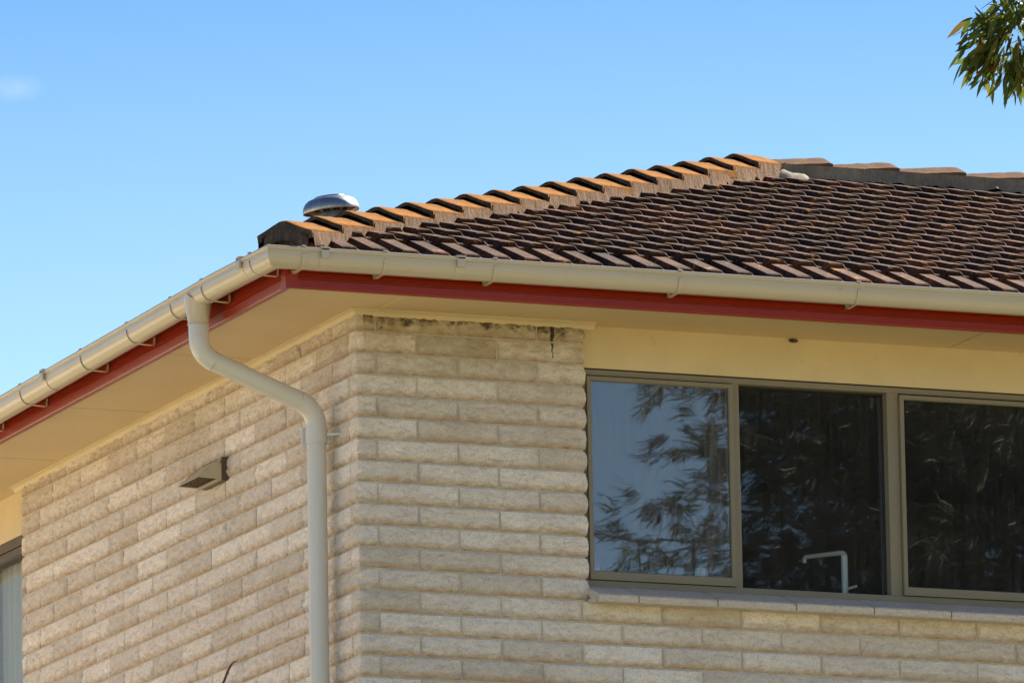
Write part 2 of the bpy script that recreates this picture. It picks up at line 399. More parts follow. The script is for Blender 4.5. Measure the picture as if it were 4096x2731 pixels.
def wall_blocks(name, plane, length, rows, gaps, end_return):
    """plane 'x': front wall (runs along +X, faces -Y). plane 'y': left wall (runs along +Y, faces -X)."""
    V = []; F = []; MI = []; SH = []; LO = []
    def emit(P, sh, lo):
        n, m_, _ = P.shape; b0 = sum(len(a) for a in V)
        V.append(P.reshape(-1, 3))
        idx = b0 + np.arange(n*m_).reshape(n, m_)
        q = np.stack([idx[:-1,:-1], idx[1:,:-1], idx[1:,1:], idx[:-1,1:]], -1).reshape(-1, 4)
        if plane == 'y': q = q[:, ::-1]
        F.append(q); MI.append(np.zeros(len(q), int)); SH.append(np.full(n*m_, sh)); LO.append(lo.reshape(-1))
    for k in rows:
        z0 = -.1*k - .1 + .005; z1 = z0 + .0895
        if k == -1: z1 = .074
        if k % 2 == 0: joints = [0.0, .095] if plane == 'y' else [0.0]
        else: joints = [0.0, .095] if plane == 'x' else [0.0]
        # stretcher ends
        first = .295
        if len(joints) == 2:
            x = .495
        else:
            x = first
        while x < length + .3: joints.append(x); x += .4
        segs = []
        L = length
        for gx0, gz0, gz1, gx1 in gaps:
            if z0 < gz1 and z1 > gz0: L = min(L, gx0)
        jj = [j for j in joints if j < L - .03] + [L]
        for a, c2 in zip(jj[:-1], jj[1:]):
            atcorner = a == 0.0; atend = c2 == L and end_return and L < 6
            jg = .0045 if plane == 'x' else .0065; u0 = a if atcorner else a + jg; u1 = c2 if c2 == L else c2 - jg
            n = max(4, int((u1-u0)/.0095)); mz = 12
            tu = np.linspace(0, 1, n+1); tv = np.linspace(0, 1, mz+1)
            tv = tv + .035*np.sin(2*np.pi*tv*1.0)*-1
            U, T = np.meshgrid(u0+(u1-u0)*tu, tv, indexing='ij')
            Z = z0 + (z1-z0)*T
            du = np.minimum(U-u0, u1-U)
            if atcorner: du = np.minimum(np.maximum(U-u0, 0)*4, u1-U)
            jag = .014*np.array([mnoise.fractal(Vector((uu*13, k*7.3, (3. if plane == 'x' else 9.))), 1., 2., 3) for uu in U[:,0]])[:,None]
            lo_edge = .26 + jag*16
            prof = np.where(T < lo_edge, (np.clip(T/lo_edge, 0, 1))**.75, 1 - .55*((T-lo_edge)/(1-lo_edge))**2.6)
            eu = np.clip(du/.014, 0, 1)**.5
            B = (.0125 if plane == 'x' else .0085) + rng.uniform(-.002, .003)
            off = rng.uniform(0, 50)
            nz = np.array([[mnoise.fractal(Vector((uu*26+off, zz*40, k*3.1)), .8, 2.1, 4) for zz in Z[0]] for uu in U[:,0]])
            D = B*prof*eu + nz*.0105*(.35+.65*eu)*(.4+.6*np.sin(np.pi*np.clip(T, 0, 1))) + rng.uniform(-.001, .002)
            edge = (T <= 0) | (T >= 1)
            D = np.maximum(D, 0.0003)
            UU = U.copy()
            if atend:
                w_ = np.clip((U-(u1-.03))/.03, 0, 1)
                UU = U + w_**1*( .013*np.sin(np.pi*np.clip(T, 0, 1))**.6 + nz*.004)
                D = D*(1-w_**3)+(.002)*w_**3
            if atcorner:
                w_ = np.clip(1-(U-u0)/.011, 0, 1)
                D = D*(1-w_**2)
                # tie the shared corner arris a little out and in, same on both walls
                cz = np.array([.006*mnoise.fractal(Vector((0, 5., zz*30)), 1., 2., 4) + .003*math.sin(math.pi*min(max((zz-z0)/(z1-z0),0),1)) for zz in Z[0]])
                D = D + cz[None, :]*w_**2; UU = UU - cz[None, :]*w_**2
            # skirt ring
            P = np.zeros((n+3, mz+3, 3)); 
            Up = np.pad(UU, 1, mode='edge'); Zp = np.pad(Z, 1, mode='edge'); Dp = np.pad(D, 1, mode='edge')
            Dp[:, 0] = -.03; Dp[:, -1] = -.03
            if not atcorner: Dp[0, :] = -.03
            Dp[-1, :] = -.10 if atend else -.03
            if plane == 'x': P[..., 0] = Up; P[..., 1] = -Dp
            else: P[..., 1] = Up; P[..., 0] = -Dp
            P[..., 2] = Zp
            low = np.clip(1 - Tp/.42, 0, 1) if False else np.pad(np.clip(1 - T/.40, 0, 1), 1, mode='edge')
            emit(P, rng.uniform(0, 1), low)
    Vv = np.concatenate(V); Ff = np.concatenate(F)
    b = MB(); b.v = list(map(tuple, Vv.tolist())); b.f = list(map(tuple, Ff.tolist())); b.m = [0]*len(b.f)
    nv = len(b.v)
    # mortar bed behind the faces
    zt, zb = .075, -.1*(rows[-1]+1)
    e = -.0028
    if plane == 'x':
        b.box(.001, 1.118, -e, .09, -1.2, zt, 1); b.box(.001, length-.01, -e, .09, zb, -1.2, 1)
    else:
        b.box(-e, .089, .0905, length-.012, zb, zt-.001, 1); b.box(.0012, .08, .012, .09, zb, -1.21, 1)
    o = part(b, name, [M['block'], M['mortar']], smooth=True)
    me = o.data
    a = me.attributes.new('shade', 'FLOAT', 'POINT'); sh = np.zeros(len(b.v)); sh[:nv] = np.concatenate(SH); a.data.foreach_set('value', sh)
    a = me.attributes.new('lower', 'FLOAT', 'POINT'); sh = np.zeros(len(b.v)); sh[:nv] = np.concatenate(LO); a.data.foreach_set('value', sh)
    return o
wall_blocks('brick_wall', 'x', 4.4, list(range(-1, 21)), [(1.122, -1.199, 1., 9)], True)
wall_blocks('brick_wall', 'y', 4.545, list(range(-1, 23)), [], True)
# plain run of wall below and beyond, same stone
b = MB()
b.box(.006, 13.4, .006, .1, GZ-.3, -2.35); b.box(4.4, 13.4, .006, .1, -2.35, -1.2)
b.box(5.2, 13.4, .006, .1, -1.2, .075)
b.box(.006, .1, .1, 7.3, GZ-.3, -2.35); b.box(.006, .1, 6.4, 7.3, -2.35, .075); b.box(.006, .1, 4.54, 6.4, -2.35, -1.2)
b.box(.1, 13.4, 7.3, 7.41, GZ-.3, .075); b.box(13.4, 13.5, .006, 7.41, GZ-.3, .075)
part(b, 'lower_wall', [M['block']])

# --- infill panels above the windows
b = MB(); b.box(1.121, 5.2, .052, .10, -.098, .1)
part(b, 'infill_panel', M['trim'])
b = MB(); b.box(.052, .10, 4.546, 6.4, -.155, .1)
part(b, 'infill_panel', M['trim'])

b = MB(); mx_, mz_ = 2.213, .088
b.lathe([(0, -.012), (.012, -.008), (.017, 0), (.011, .008), (0, .011)], Matrix.Translation((mx_, .045, mz_)) @ Matrix.Diagonal((1.5, .7, .8, 1)), 12)
nest = b.build('mud_nest', M['lint'], smooth=True); tag(nest, 'small dark mud wasp nest under the soffit above the middle pane', 'nest')
# --- soffit
E_ = .551
b = MB()
b.box(-E_+.012, 14.0, -E_+.012, .10, .1, .112); b.box(-E_+.012, .10, .10, 8.0, .1, .112)
# joint strips
for (x, y0, y1) in [(.107, -.50, -.02), (3.02, -.50, .03)]:
    b.box(x-.012, x+.012, y0, y1, .0955, .1)
for y in (1.23, 2.59, 3.9): b.box(-.52, -.05, y-.002, y+.002, .0985, .1)
part(b, 'soffit', M['soffit'])

# --- cornice (quarter round)
def quarter(r=.034, n=7):
    return [(r*math.sin(q)*1.0, -r*(1-math.cos(q))) for q in [math.pi/2*i/n for i in range(n+1)]]
def cornice(pathpts, out, name='cornice'):
    prof = [(0, 0)] + [(.036, 0), (.036, -.006)] + [(.036 - .030*math.sin(math.pi/2*i/6), -.006 - .024*(1-math.cos(math.pi/2*i/6))) for i in range(1, 7)] + [(0, -.030)]
    return prof
pc = cornice(None, None)
b = MB()
b.sweep(pc, [((0, 0, .0995), (-1,-1,0), (0,0,1)), ((1.183, 0, .0995), (0,-1,0), (0,0,1))], closed=True)
part(b, 'cornice', M['trim'])
b = MB()
b.sweep(pc, [((0, 4.647, .0995), (-1,0,0), (0,0,1)), ((0, 0, .0995), (-1,-1,0), (0,0,1))], closed=True)
part(b, 'cornice', M['trim'])

# --- fascia: folded metal, proud lower band, recessed upper face
def fascia(name, p0, p1, n0, n1):
    prof = [(-.004,.060),(.003,.062),(.006,.067),(.005,.101),(-.006,.106),(-.006,.112),(.001,.115),(-.001,.136),(-.006,.138),(-.006,.141),(-.003,.143),(-.004,.235),(-.03,.235),(-.03,.10),(-.028,.064),(-.022,.062)]
    b = MB(); b.sweep(prof, [((*p0, 0), n0, (0,0,1)), ((*p1, 0), n1, (0,0,1))], closed=True)
    return part(b, name, M['red'])
ff = fascia('fascia', (-E_, -E_), (14.0, -E_), (-1,-1,0), (0,-1,0))
fl = fascia('fascia', (-E_, 8.0), (-E_, -E_), (-1,0,0), (-1,-1,0))
b = MB(); b.box(-E_-.0095, -E_+.052, -E_-.0095, -E_-.0045, .060, .235); b.build('corner_trim', M['red'], ff)
b = MB(); b.box(-E_-.0095, -E_-.0045, -E_-.0045, -E_+.052, .060, .235); b.build('corner_trim', M['red'], fl)

# --- gutters
G = .708
LIPZ = .222
def slope_left(y): return LIPZ + .004 - .0150*max(y, 0)
gp = []
rb = .0095                                     # rolled bead on the outer lip
for i in range(13):
    q = -math.pi*.25 + 2*math.pi*.86*i/12
    gp.append((-(rb) + rb*math.cos(math.pi - q) , -rb + rb*math.sin(q)))
gp = [( -rb - rb*math.cos(q), -rb + rb*math.sin(q)) for q in [R(-60) + R(290)*i/12 for i in range(13)]][::-1]
bodyW, bodyD = .122, .094
prof = [(a, z) for a, z in gp]
body = [(-.0105, -.021), (-.0095, -.036)] + [(-.0095-.0465*(1-math.cos(q)), -.034-(bodyD-.034)*math.sin(q)) for q in [math.pi/2*i/9 for i in range(1, 10)]] \
     + [(-.070, -bodyD)] + [(-.070-.050*math.sin(q), -.040-(bodyD-.040)*math.cos(q)) for q in [math.pi/2*i/7 for i in range(1, 8)]] + [(-.120, -.002)]
inner = [(-.1215, -.002), (-.1215, -.038)] + [(-.070-.047*math.sin(q), -.040-(bodyD-.043)*math.cos(q)) for q in [math.pi/2*(7-i)/7 for i in range(1, 8)]] + [(-.0125-.0435*(1-math.cos(q)), -.036-(bodyD-.039)*math.sin(q)) for q in [math.pi/2*(9-i)/9 for i in range(1, 10)]] + [(-.0125, -.021)]
gprof = prof + body + inner[::-1][::-1]
b = MB()
b.sweep(gprof, [((-G, -G, LIPZ), (-1,-1,0), (0,0,1)), ((14.2, -G, LIPZ), (0,-1,0), (0,0,1))], closed=True, caps=False)
gf = part(b, 'gutter', M['gutter'], smooth=True)
b = MB()
b.sweep(gprof, [((-G, 8.2, slope_left(8.2)), (-1,0,0), (0,0,1)), ((-G, 0, slope_left(0)), (-1,0,0), (0,0,1)), ((-G, -G, LIPZ), (-1,-1,0), (0,0,1))], closed=True, caps=False)
gl = part(b, 'gutter', M['gutter'], smooth=True)

def strap_profile(off):
    o = off
    pts = [(-.020, .001)] + [(-rb - (rb+o)*math.cos(q), -rb + (rb+o)*math.sin(q)) for q in [R(110), R(80), R(50), R(20), R(-10), R(-40)]]
    pts += [(-.0095+o, -.034)] + [(-.0095+o-(.0465+o)*(1-math.cos(q)), -.034-(bodyD-.034+o)*math.sin(q)) for q in [math.pi/2*i/9 for i in range(1, 9)]]
    return pts
def bracket_mesh(w=.019):
    """hanging strap: hooks over the bead, follows the belly and runs flat to the fascia, then turns up"""
    c = strap_profile(.005)
    c += [(-.062, -bodyD-.0015), (-.100, -bodyD-.004), (-.140, -bodyD-.006), (-.148, -bodyD-.004), (-.150, -bodyD+.002), (-.1515, -bodyD+.034)]
    inn = []
    for i, (a, z) in enumerate(c):
        p0 = Vector(c[max(i-1, 0)]); p1 = Vector(c[min(i+1, len(c)-1)])
        d = (p1-p0).normalized(); inn.append((a + d.y*.0030, z - d.x*.0030))
    b = MB()
    prof = c + inn[::-1]
    b.sweep(prof, [((0, -w/2, 0), (-1,0,0), (0,0,1)), ((0, w/2, 0), (-1,0,0), (0,0,1))], closed=True)
    return b
bt = bracket_mesh().build('bracket', M['gutter'], gl)
def place_left(o, y): o.location = (-G, y, slope_left(y))
def place_front(o, x): o.location = (x, -G, LIPZ); o.rotation_euler = (0, 0, R(90))
first = True
for y in (-.46, .156, .563, 1.144, 1.775, 2.626, 3.25, 3.9, 4.5, 5.2):
    o = bt if first else link(bt.copy(), gl); first = False
    place_left(o, y)
for x in (-.524, -.128, .407, 1.321, 2.216, 3.16, 4.1, 5.0):
    o = link(bt.copy(), gf); place_front(o, x)
# joiners: wider band with a clip tongue
def joiner():
    b = MB(); c = strap_profile(.0026)
    c = c + [(-.062, -bodyD-.0026), (-.085, -bodyD+.003)]
    inn = []
    for i, (a, z) in enumerate(c):
        p0 = Vector(c[max(i-1, 0)]); p1 = Vector(c[min(i+1, len(c)-1)])
        d = (p1-p0).normalized(); inn.append((a + d.y*.002, z - d.x*.002))
    b.sweep(c + inn[::-1], [((0, -.022, 0), (-1,0,0), (0,0,1)), ((0, .022, 0), (-1,0,0), (0,0,1))], closed=True)
    return b
jt = joiner().build('joiner', M['gutter'], gl)
b = MB(); b.box(-.0075, .0035, -.019, .019, -.050, -.004); b.box(-.0075, .0045, -.022, .022, -.012, .004)
jc = b.build('joiner_clip', M['gutter'], gl, bevel=.001)
def put(fn, v, new):
    a = jt if not new else link(jt.copy(), gl if fn is place_left else gf)
    c = jc if not new else link(jc.copy(), gl if fn is place_left else gf)
    fn(a, v); fn(c, v)
put(place_left, -.36, False); put(place_left, 2.273, True); put(place_front, -.425, True); put(place_front, .235, True)

def droop(o, k=.0065):
    for v in o.data.vertices:
        if v.co.y > 0 and v.co.x < .2: v.co.z -= k*v.co.y
for o in list(house.children):
    if o.name.split('.')[0] in ('soffit', 'fascia', 'cornice') and min(v.co.x for v in o.data.vertices) < .01: droop(o)

# --- downpipe: funnel outlet, two bends, straight run, bracket
PY = .305
b = MB()
zf = slope_left(PY)
n = 40; P = []
for i in range(9):
    tt = i/8
    row = []
    for k in range(n+1):
        q = 2*math.pi*k/n
        sx = .047 + (.062-.047)*(1-tt)**1.3; sy = .047 + (.088-.047)*(1-tt)**.95
        x = -.648 + .0 + sx*math.cos(q); y = PY + .02 + sy*math.sin(q)
        ztop = zf - .040 - (bodyD-.040)*math.sqrt(max(0, 1-(min(1, abs(sx*math.cos(q)/.062)))**2)) + .014
        z = ztop*(1-tt) + .048*tt
        row.append((x, y, z))
    P.append(row)
b.grid(P)
b.sweep([( .0, 0), (.004, 0), (.004, .006), (0, .006)], [((-.648+.047*math.cos(2*math.pi*k/24), PY+.02+.047*math.sin(2*math.pi*k/24), .046), (math.cos(2*math.pi*k/24), math.sin(2*math.pi*k/24), 0), (0,0,1)) for k in range(25)], closed=True, caps=False)
outlet_bm = b
def bend(p0, p1, p2, r, n=9):
    p0, p1, p2 = map(Vector, (p0, p1, p2))
    a = (p0-p1).normalized(); c = (p2-p1).normalized()
    ang = a.angle(c); t_ = r/math.tan(ang/2)
    s0 = p1 + a*t_; s1 = p1 + c*t_
    ctr = p1 + (a+c).normalized()*(r/math.sin(ang/2))
    out = []
    v0 = s0-ctr; v1 = s1-ctr; tot = v0.angle(v1); ax = v0.cross(v1).normalized()
    for i in range(n+1):
        out.append(ctr + Matrix.Rotation(tot*i/n, 3, ax) @ v0)
    return out
A0 = (-.648, PY+.02, .06); A1 = (-.648, PY+.012, -.092); A2 = (-.088, PY-.012, -.316); A3 = (-.088, PY-.012, GZ)
e1 = bend(A0, A1, A2, .11); e2 = bend(A1, A2, A3, .13)
rp = .0455
b = MB()
b.tube([A0] + e1, rp+.0012, 36)
b.tube([e1[-1], e2[0]], rp-.0006, 36)
b.tube(e2, rp+.0012, 36)
b.tube([e2[-1]+Vector((0,0,.0)), Vector(A3)], rp-.0004, 36)
dp = part(b, 'downpipe', M['pipe'], smooth=True)
outlet_bm.build('outlet_funnel', M['gutter'], dp, smooth=True)
b = MB()
zc = e2[-1].z
cx, cy = A2[0], A2[1]
ring = [((cx+.0475*math.cos(q), cy+.0475*math.sin(q), 0), (math.cos(q), math.sin(q), 0), (0,0,1)) for q in [2*math.pi*k/40 for k in range(41)]]
b.sweep([(0, zc-.078), (.0035, zc-.078), (.0035, zc+.002), (0, zc+.002)], ring, closed=True, caps=False)
b.box(cx+.044, .0, cy-.012, cy+.012, zc-.052, zc-.028)
b.box(cx-.062, cx-.046, cy+.020, cy+.030, zc-.080, zc+.002)
b.tube([(cx+.03, cy-.058, zc-.040), (-.004, cy-.088, zc-.040)], .0075, 10)
b.build('pipe_clip', M['pipe'], dp, smooth=True)

# ------------------------------------------------------------------ roof
SL = .337; Z2 = .388; Y1 = -.64; Y2 = -.34; APX = 3.708; NROW = 15; GA = (APX-Y2)/14.5
RIBH = .024; THK = .0215
def prof_tile(x):
    u = ((x - .131 - .0)/.15) % 1.0 * .15
    if u < .071: return 0.0
    if u < .092: return -RIBH*(u-.071)/.021
    if u < .137: return -RIBH
    return -RIBH*(1-(u-.137)/.013)
knots = []
x = .131 - .15*8
while x < 14.3:
    knots += [x, x+.0355, x+.071, x+.0815, x+.092, x+.114, x+.137, x+.1435]; x += .15
knots = np.array(knots)
pz = np.array([prof_tile(k+1e-7) for k in knots])
def roof_slope(axis, xmax):
    """axis 'x': front slope, rows along X rising with +Y; axis 'y': left slope mirrored over the hip"""
    b = MB()
    for r_ in range(NROW+1):
        if r_ == 0: ya, yb, za, zb = Y1, Y2+.03, .250, Z2-THK+.008
        else:
            ya = Y2 + (r_-1)*GA; yb = min(ya + GA + .03, APX+.02)
            za = Z2 + (r_-1)*GA*SL; zb = za + (yb-ya)*(SL*GA-THK)/GA*1.0
        if ya > APX: continue
        jit = np.array([mnoise.noise(Vector((math.floor((k-.131)/.3)*3.7, r_*5.1, 2.))) for k in knots])
        fine = np.array([mnoise.fractal(Vector((k*60, r_*9.3, 4.)), 1., 2., 3) for k in knots])
        # sharpen crumbly overlap on every second rib
        alt = np.array([1.0 if math.floor((k-.131)/.15) % 2 == 0 else 0.0 for k in knots])
        rows = []
        lift = .0022*jit
        def rowpts(yv, zbase, dz, extra=0.0):
            lim = yv
            xx = np.maximum(knots, lim)
            zz = zbase + pz + dz
            return xx, zz, yv
        sections = []
        yfront = ya + .010*jit
        chip = (np.abs(fine)*.011*(alt*1.4+.30))
        for (yy, zz_) in ((ya+.0, None), ):
            pass
        # front face bottom, front face top arris, chamfer, back
        for idx_, (dy, frac) in enumerate([(0.004, -1), (0.0, 0), (.006, 0), (.10, 0), (yb-ya, 0)]):
            tt = dy/(yb-ya)
            zc_ = za + (zb-za)*tt + lift*(1-tt)
            yy = yfront + dy if idx_ < 3 else np.full_like(knots, ya+dy)
            if idx_ == 0: z_ = zc_ + pz - THK
            elif idx_ == 1: z_ = zc_ + pz - .004 - chip
            else: z_ = zc_ + pz - (chip*.3 if idx_ == 2 else 0)
            xx = np.maximum(knots, yy)
            sections.append(np.stack([xx, yy, z_], -1))
        P = np.stack(sections)
        # trim hidden columns wholly beyond the hip
        k0 = np.searchsorted(knots, ya) - 1; k0 = max(k0, 0)
        k1 = np.searchsorted(knots, xmax if axis == 'x' else min(xmax, 8.2 - max(ya, 0)*0))
        P = P[:, k0:k1]
        if axis == 'y':
            P = P[..., [1, 0, 2]]
            b.grid(P, flip=False)
        else: b.grid(P, flip=True)
    return b
b = roof_slope('x', 12.5)
bl = roof_slope('y', 8.06)
# left slope is a hip end: clip its far half under the other hip
for i, (x, y, z) in enumerate(bl.v):
    lim = 2*APX - x
    y = min(y, lim); bl.v[i] = (x, y, z - .016*max(y, 0)*max(0, 1-(x+.64)/3))
n0 = len(b.v); b.v += bl.v; b.f += [tuple(n0+i for i in f) for f in bl.f]; b.m += bl.m
# far slope, plain courses, and under-roof board
zr = Z2 + (APX-Y2)*SL
b.add([(APX, APX, zr-.01), (12.5, APX, zr-.01), (12.5, 8.06, .24), (-.6, 8.06, .24)], [(0,1,2,3)])
b.add([(APX, APX, zr-.05), (12.5, APX, zr-.05), (12.5, -.58, .20), (-.58, -.58, .20)], [(0,1,2,3)])
b.add([(APX, APX, zr-.05), (-.58, -.58, .20), (-.58, 8.0, .20)], [(0,1,2)])
b.add([(12.5, APX, zr-.01), (12.5, 8.06, .24), (12.5, -.6, .24)], [(0,1,2)])
roof = part(b, 'roof', M['roof'])

# hip and ridge caps
def cap_mesh(L, seed):
    hw = .134
    outer = [(-hw, .012), (-hw, .046), (-.018, .097), (0, .100), (.018, .097), (hw, .046), (hw, .012)]
    innr = [(a*(hw-.020)/hw, h-.019) if abs(a) < hw else (a-.020*np.sign(a), h-(.019 if h > .04 else .004)) for a, h in outer]
    N = 16; ns = 6
    def dens(pl):
        out = []
        for (a0, h0), (a1, h1) in zip(pl[:-1], pl[1:]):
            for i in range(3): out.append((a0+(a1-a0)*i/3, h0+(h1-h0)*i/3))
        out.append(pl[-1]); return out
    o, i_ = dens(outer), dens(innr)
    b = MB(); P = []; Q = []
    for j in range(N+1):
        s = -.012 + (L+.035)*j/N
        rowo, rowi = [], []
        for (a, h), (ai, hi) in zip(o, i_):
            w = mnoise.fractal(Vector((a*24+seed*7, s*24, h*24)), 1., 2., 3)*.0028
            e = mnoise.fractal(Vector((a*60+seed*3, h*60, 1.)), 1., 2., 3)*.004 if j == 0 else 0
            dz = .036*(1-s/L)
            rowo.append((s+e, a, h+dz+w - (.004 if j == 0 else 0))); rowi.append((s+e+.001, ai, hi+dz))
        P.append(rowo); Q.append(rowi)
    b.grid(P, 0, flip=True); b.grid(Q, 1)
    b.grid([P[0], Q[0]], 1)
    return b
hdir = Vector((1, 1, math.sqrt(2)*SL/math.sqrt(2)*1.0)); 
hip0 = Vector((-.545, -.545, Z2 + (-.565-Y2)*.324 - .083)); hip1 = Vector((APX, APX, zr-.044))
hd = (hip1-hip0); HL = hd.length; hd.normalize()
acr = Vector((1, -1, 0)).normalized(); upv = acr.cross(hd) * -1
if upv.z < 0: upv = -upv
def cap_place(o, org, d, a, u):
    o.matrix_local = Matrix(((d.x, a.x, u.x, org.x), (d.y, a.y, u.y, org.y), (d.z, a.z, u.z, org.z), (0,0,0,1)))
NC = 17; ex = HL/NC
caps = [cap_mesh(ex, i).build('ridge_cap', [M['cap'], M['cap_in']], roof, smooth=True) for i in range(3)]
for i in range(NC):
    o = caps[i] if i < 3 else link(caps[i % 3].copy(), roof)
    org = hip0 + hd*(ex*i + (.014*mnoise.noise(Vector((i*1.9, 4.4, 2))) if i else 0)) + upv*(.003 + .006*mnoise.noise(Vector((i*2.7, 9.1, 1))))
    jr = mnoise.noise(Vector((i*3.3, 1.7, .4)))
    a2 = (acr + hd*.06*jr).normalized()
    cap_place(o, org, hd, a2, (upv + acr*.10*mnoise.noise(Vector((i*2.1, 0, 5)))).normalized())
rx = Vector((-1, 0, 0)); ry = Vector((0, -1, 0)); rz = Vector((0, 0, 1))
x = APX + .33; NR = 0
rcaps = []
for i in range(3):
    me = caps[i].data.copy(); me.materials[0] = M['cap_shaded']; rcaps.append(me)
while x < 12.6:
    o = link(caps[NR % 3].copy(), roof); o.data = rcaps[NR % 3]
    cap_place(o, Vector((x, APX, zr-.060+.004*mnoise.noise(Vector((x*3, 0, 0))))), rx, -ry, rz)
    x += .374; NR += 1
# pointing under the caps
def skirt(org, d, a, u, L, drop, mats_i, seed, parent, mtl, flare=.018):
    b = MB(); N = int(L/.014); P = []
    for sgn in (1, -1):
        P = []
        for j in range(7):
            f = j/6; row = []
            for i in range(N+1):
                s = L*i/N
                phase = (s/ex) % 1.0
                top = (.044 + .030*(1-phase)) if flare < .025 else .002
                rag = mnoise.fractal(Vector((s*9, seed, sgn*4.)), 1., 2., 4)
                bot = -drop + rag*.022
                h = top + (bot-top)*f
                out = .1365 + flare*f**1.6*(1+rag) + .004*mnoise.fractal(Vector((s*40, f*2, seed+sgn)), 1., 2., 3)
                q = org + d*s + a*(sgn*out) + u*h
                row.append(tuple(q))
            P.append(row)
        b.grid(P, 0, flip=(sgn < 0))
    return b
b = skirt(hip0, hd, acr, upv, HL+.05, .078, 0, 1., roof, None)
b.build('hip_pointing', M['bed_hip'], roof, smooth=True)
b = skirt(Vector((APX-.05, APX, zr)), Vector((1,0,0)), Vector((0,-1,0)), rz, 8.7, .075, 0, 2., roof, None, .026)
b.build('ridge_pointing', M['bed_ridge'], roof, smooth=True)
# rounded mortar stop at the foot of the hip
b = MB(); P = []
for i in range(9):
    q = math.pi/2*i/8; row = []
    for k in range(25):
        a = -1 + 2*k/24
        half = .107; topz = .128 - .062*abs(a)**1.6
        hh = -.045 + (topz+.045)*(i/8)
        bul = math.sqrt(max(0, 1-(abs(a))**2.6))*math.sqrt(max(0, 1-((i/8))**2.4))
        rg = mnoise.fractal(Vector((a*4, i*.7, 3.3)), 1., 2., 4)
        p_ = hip0 + acr*(a*half*(1.08-.08*i/8)) + upv*hh - hd*(.004 + .055*bul + .010*rg)
        row.append(tuple(p_))
    P.append(row)
b.grid(P)
b.build('hip_end_mortar', M['bed_end'], roof, smooth=True)
# mortar dab at the junction of hip and ridge
b = MB(); P = []
for i in range(9):
    row = []
    for k in range(9):
        u_ = i/8; v_ = k/8
        rg = mnoise.fractal(Vector((u_*3, v_*3, 8.)), 1., 2., 3)
        row.append((APX-.02+(.24-.09*v_)*u_ + .012*rg, APX-.20+.10*v_**1.3-.02*math.sin(u_*3.1)*(1-v_)-.006*rg, zr - .105 + .125*v_*(1-.25*u_) + .008*rg))
    P.append(row)
b.grid(P, flip=True)
M['bed_new'] = paint('fresh_pointing', (.34,.265,.175), .9, .25, 30)
b.build('junction_mortar', M['bed_new'], roof, smooth=True)

# --- mushroom vent behind the hip
vc = Vector((.175, .735, .716))
nrm = (Vector((-.115, -.02, 1))).normalized()
vt = Matrix.Translation(vc) @ nrm.to_track_quat('Z', 'Y').to_matrix().to_4x4()
b = MB()
b.lathe([(.085, -.25), (.085, .0), (.078, .012), (.078, .03), (0, .03)], vt, 40, 0)
for k in range(36):
    q = 2*math.pi*k/36
    Mx = vt @ Matrix.Rotation(q, 4, 'Z')
    pts = [Mx @ Vector(p_) for p_ in [(.086, -.006, -.012), (.086, .006, -.012), (.112, .006, .004), (.112, -.006, .004), (.086, -.006, .03), (.086, .006, .03), (.112, .006, .034), (.112, -.006, .034)]]
    if k % 3 == 0: b.add(pts, [(0,1,2,3),(4,7,6,5),(0,4,5,1),(1,5,6,2),(2,6,7,3),(3,7,4,0)], 0)
    else: b.add([Mx @ Vector(p_) for p_ in [(.0862, -.006, -.010), (.0862, .006, -.010), (.0862, .006, .02), (.0862, -.006, .02)]], [(0,1,2,3)], 1)
rv = part(b, 'roof_vent', [M['galv'], M['vent_dark']], smooth=True)
b = MB()
b.lathe([(.126, -.006), (.131, -.008), (.133, -.004), (.132, .012), (.127, .032), (.117, .052), (.101, .067), (.082, .075), (.072, .0765), (.070, .084), (.064, .0865), (.0, .088)], vt, 56)
b.lathe([(.129, -.004), (.124, .03), (.114, .048), (.099, .063), (.0, .068)], vt, 56)
vti = vt.inverted()
b.v = [tuple(vt @ Vector((q_.x, q_.y, q_.z*.8))) for q_ in (vti @ Vector(v_) for v_ in b.v)]
b.build('vent_dome', M['galv'], rv, smooth=True)
b = MB()  # flashing tray where the neck meets the tiles
b.box(-.02, .38, .55, .93, .40, .49)
o = b.build('vent_flashing', M['galv'], rv)

# ------------------------------------------------------------------ front window
WX0, WX1 = 1.146, 5.15
FY = .050
win = None
def bar(b, x0, x1, z0, z1, y0, y1): b.box(x0, x1, y0, y1, z0, z1)
def wframe(b, x0, x1, z0, z1, w0, w1, wt_, wb, y0, y1):
    """rectangular frame, mitred face with a small inward bevel"""
    X = [x0, x0+w0, x1-w1, x1]; Z = [z0, z0+wb, z1-wt_, z1]
    o = [(x0, y0, z0), (x1, y0, z0), (x1, y0, z1), (x0, y0, z1)]
    i_ = [(X[1]-.004, y0, Z[1]-.004), (X[2]+.004, y0, Z[1]-.004), (X[2]+.004, y0, Z[2]+.004), (X[1]-.004, y0, Z[2]+.004)]
    i2 = [(X[1], y0+.006, Z[1]), (X[2], y0+.006, Z[1]), (X[2], y0+.006, Z[2]), (X[1], y0+.006, Z[2])]
    i3 = [(x, y1, z) for x, y, z in i2]; o2 = [(x, y1, z) for x, y, z in o]
    vs_ = o + i_ + i2 + i3 + o2
    f = []
    for k in range(4):
        n_ = (k+1) % 4
        f += [(k, n_, 4+n_, 4+k), (4+k, 4+n_, 8+n_, 8+k), (8+k, 8+n_, 12+n_, 12+k), (12+k, 12+n_, 16+n_, 16+k), (16+k, 16+n_, n_, k)]
    b.add(vs_, f)
mull = [(1.893, 1.930), (2.687, 2.745), (3.50, 3.538), (4.30, 4.356)]
b = MB()
b.box(1.130, WX1, FY, .13, -.1315, -.1055)              # head
b.box(1.130, 1.1565, FY+.001, .13, -1.093, -.1315)           # jamb
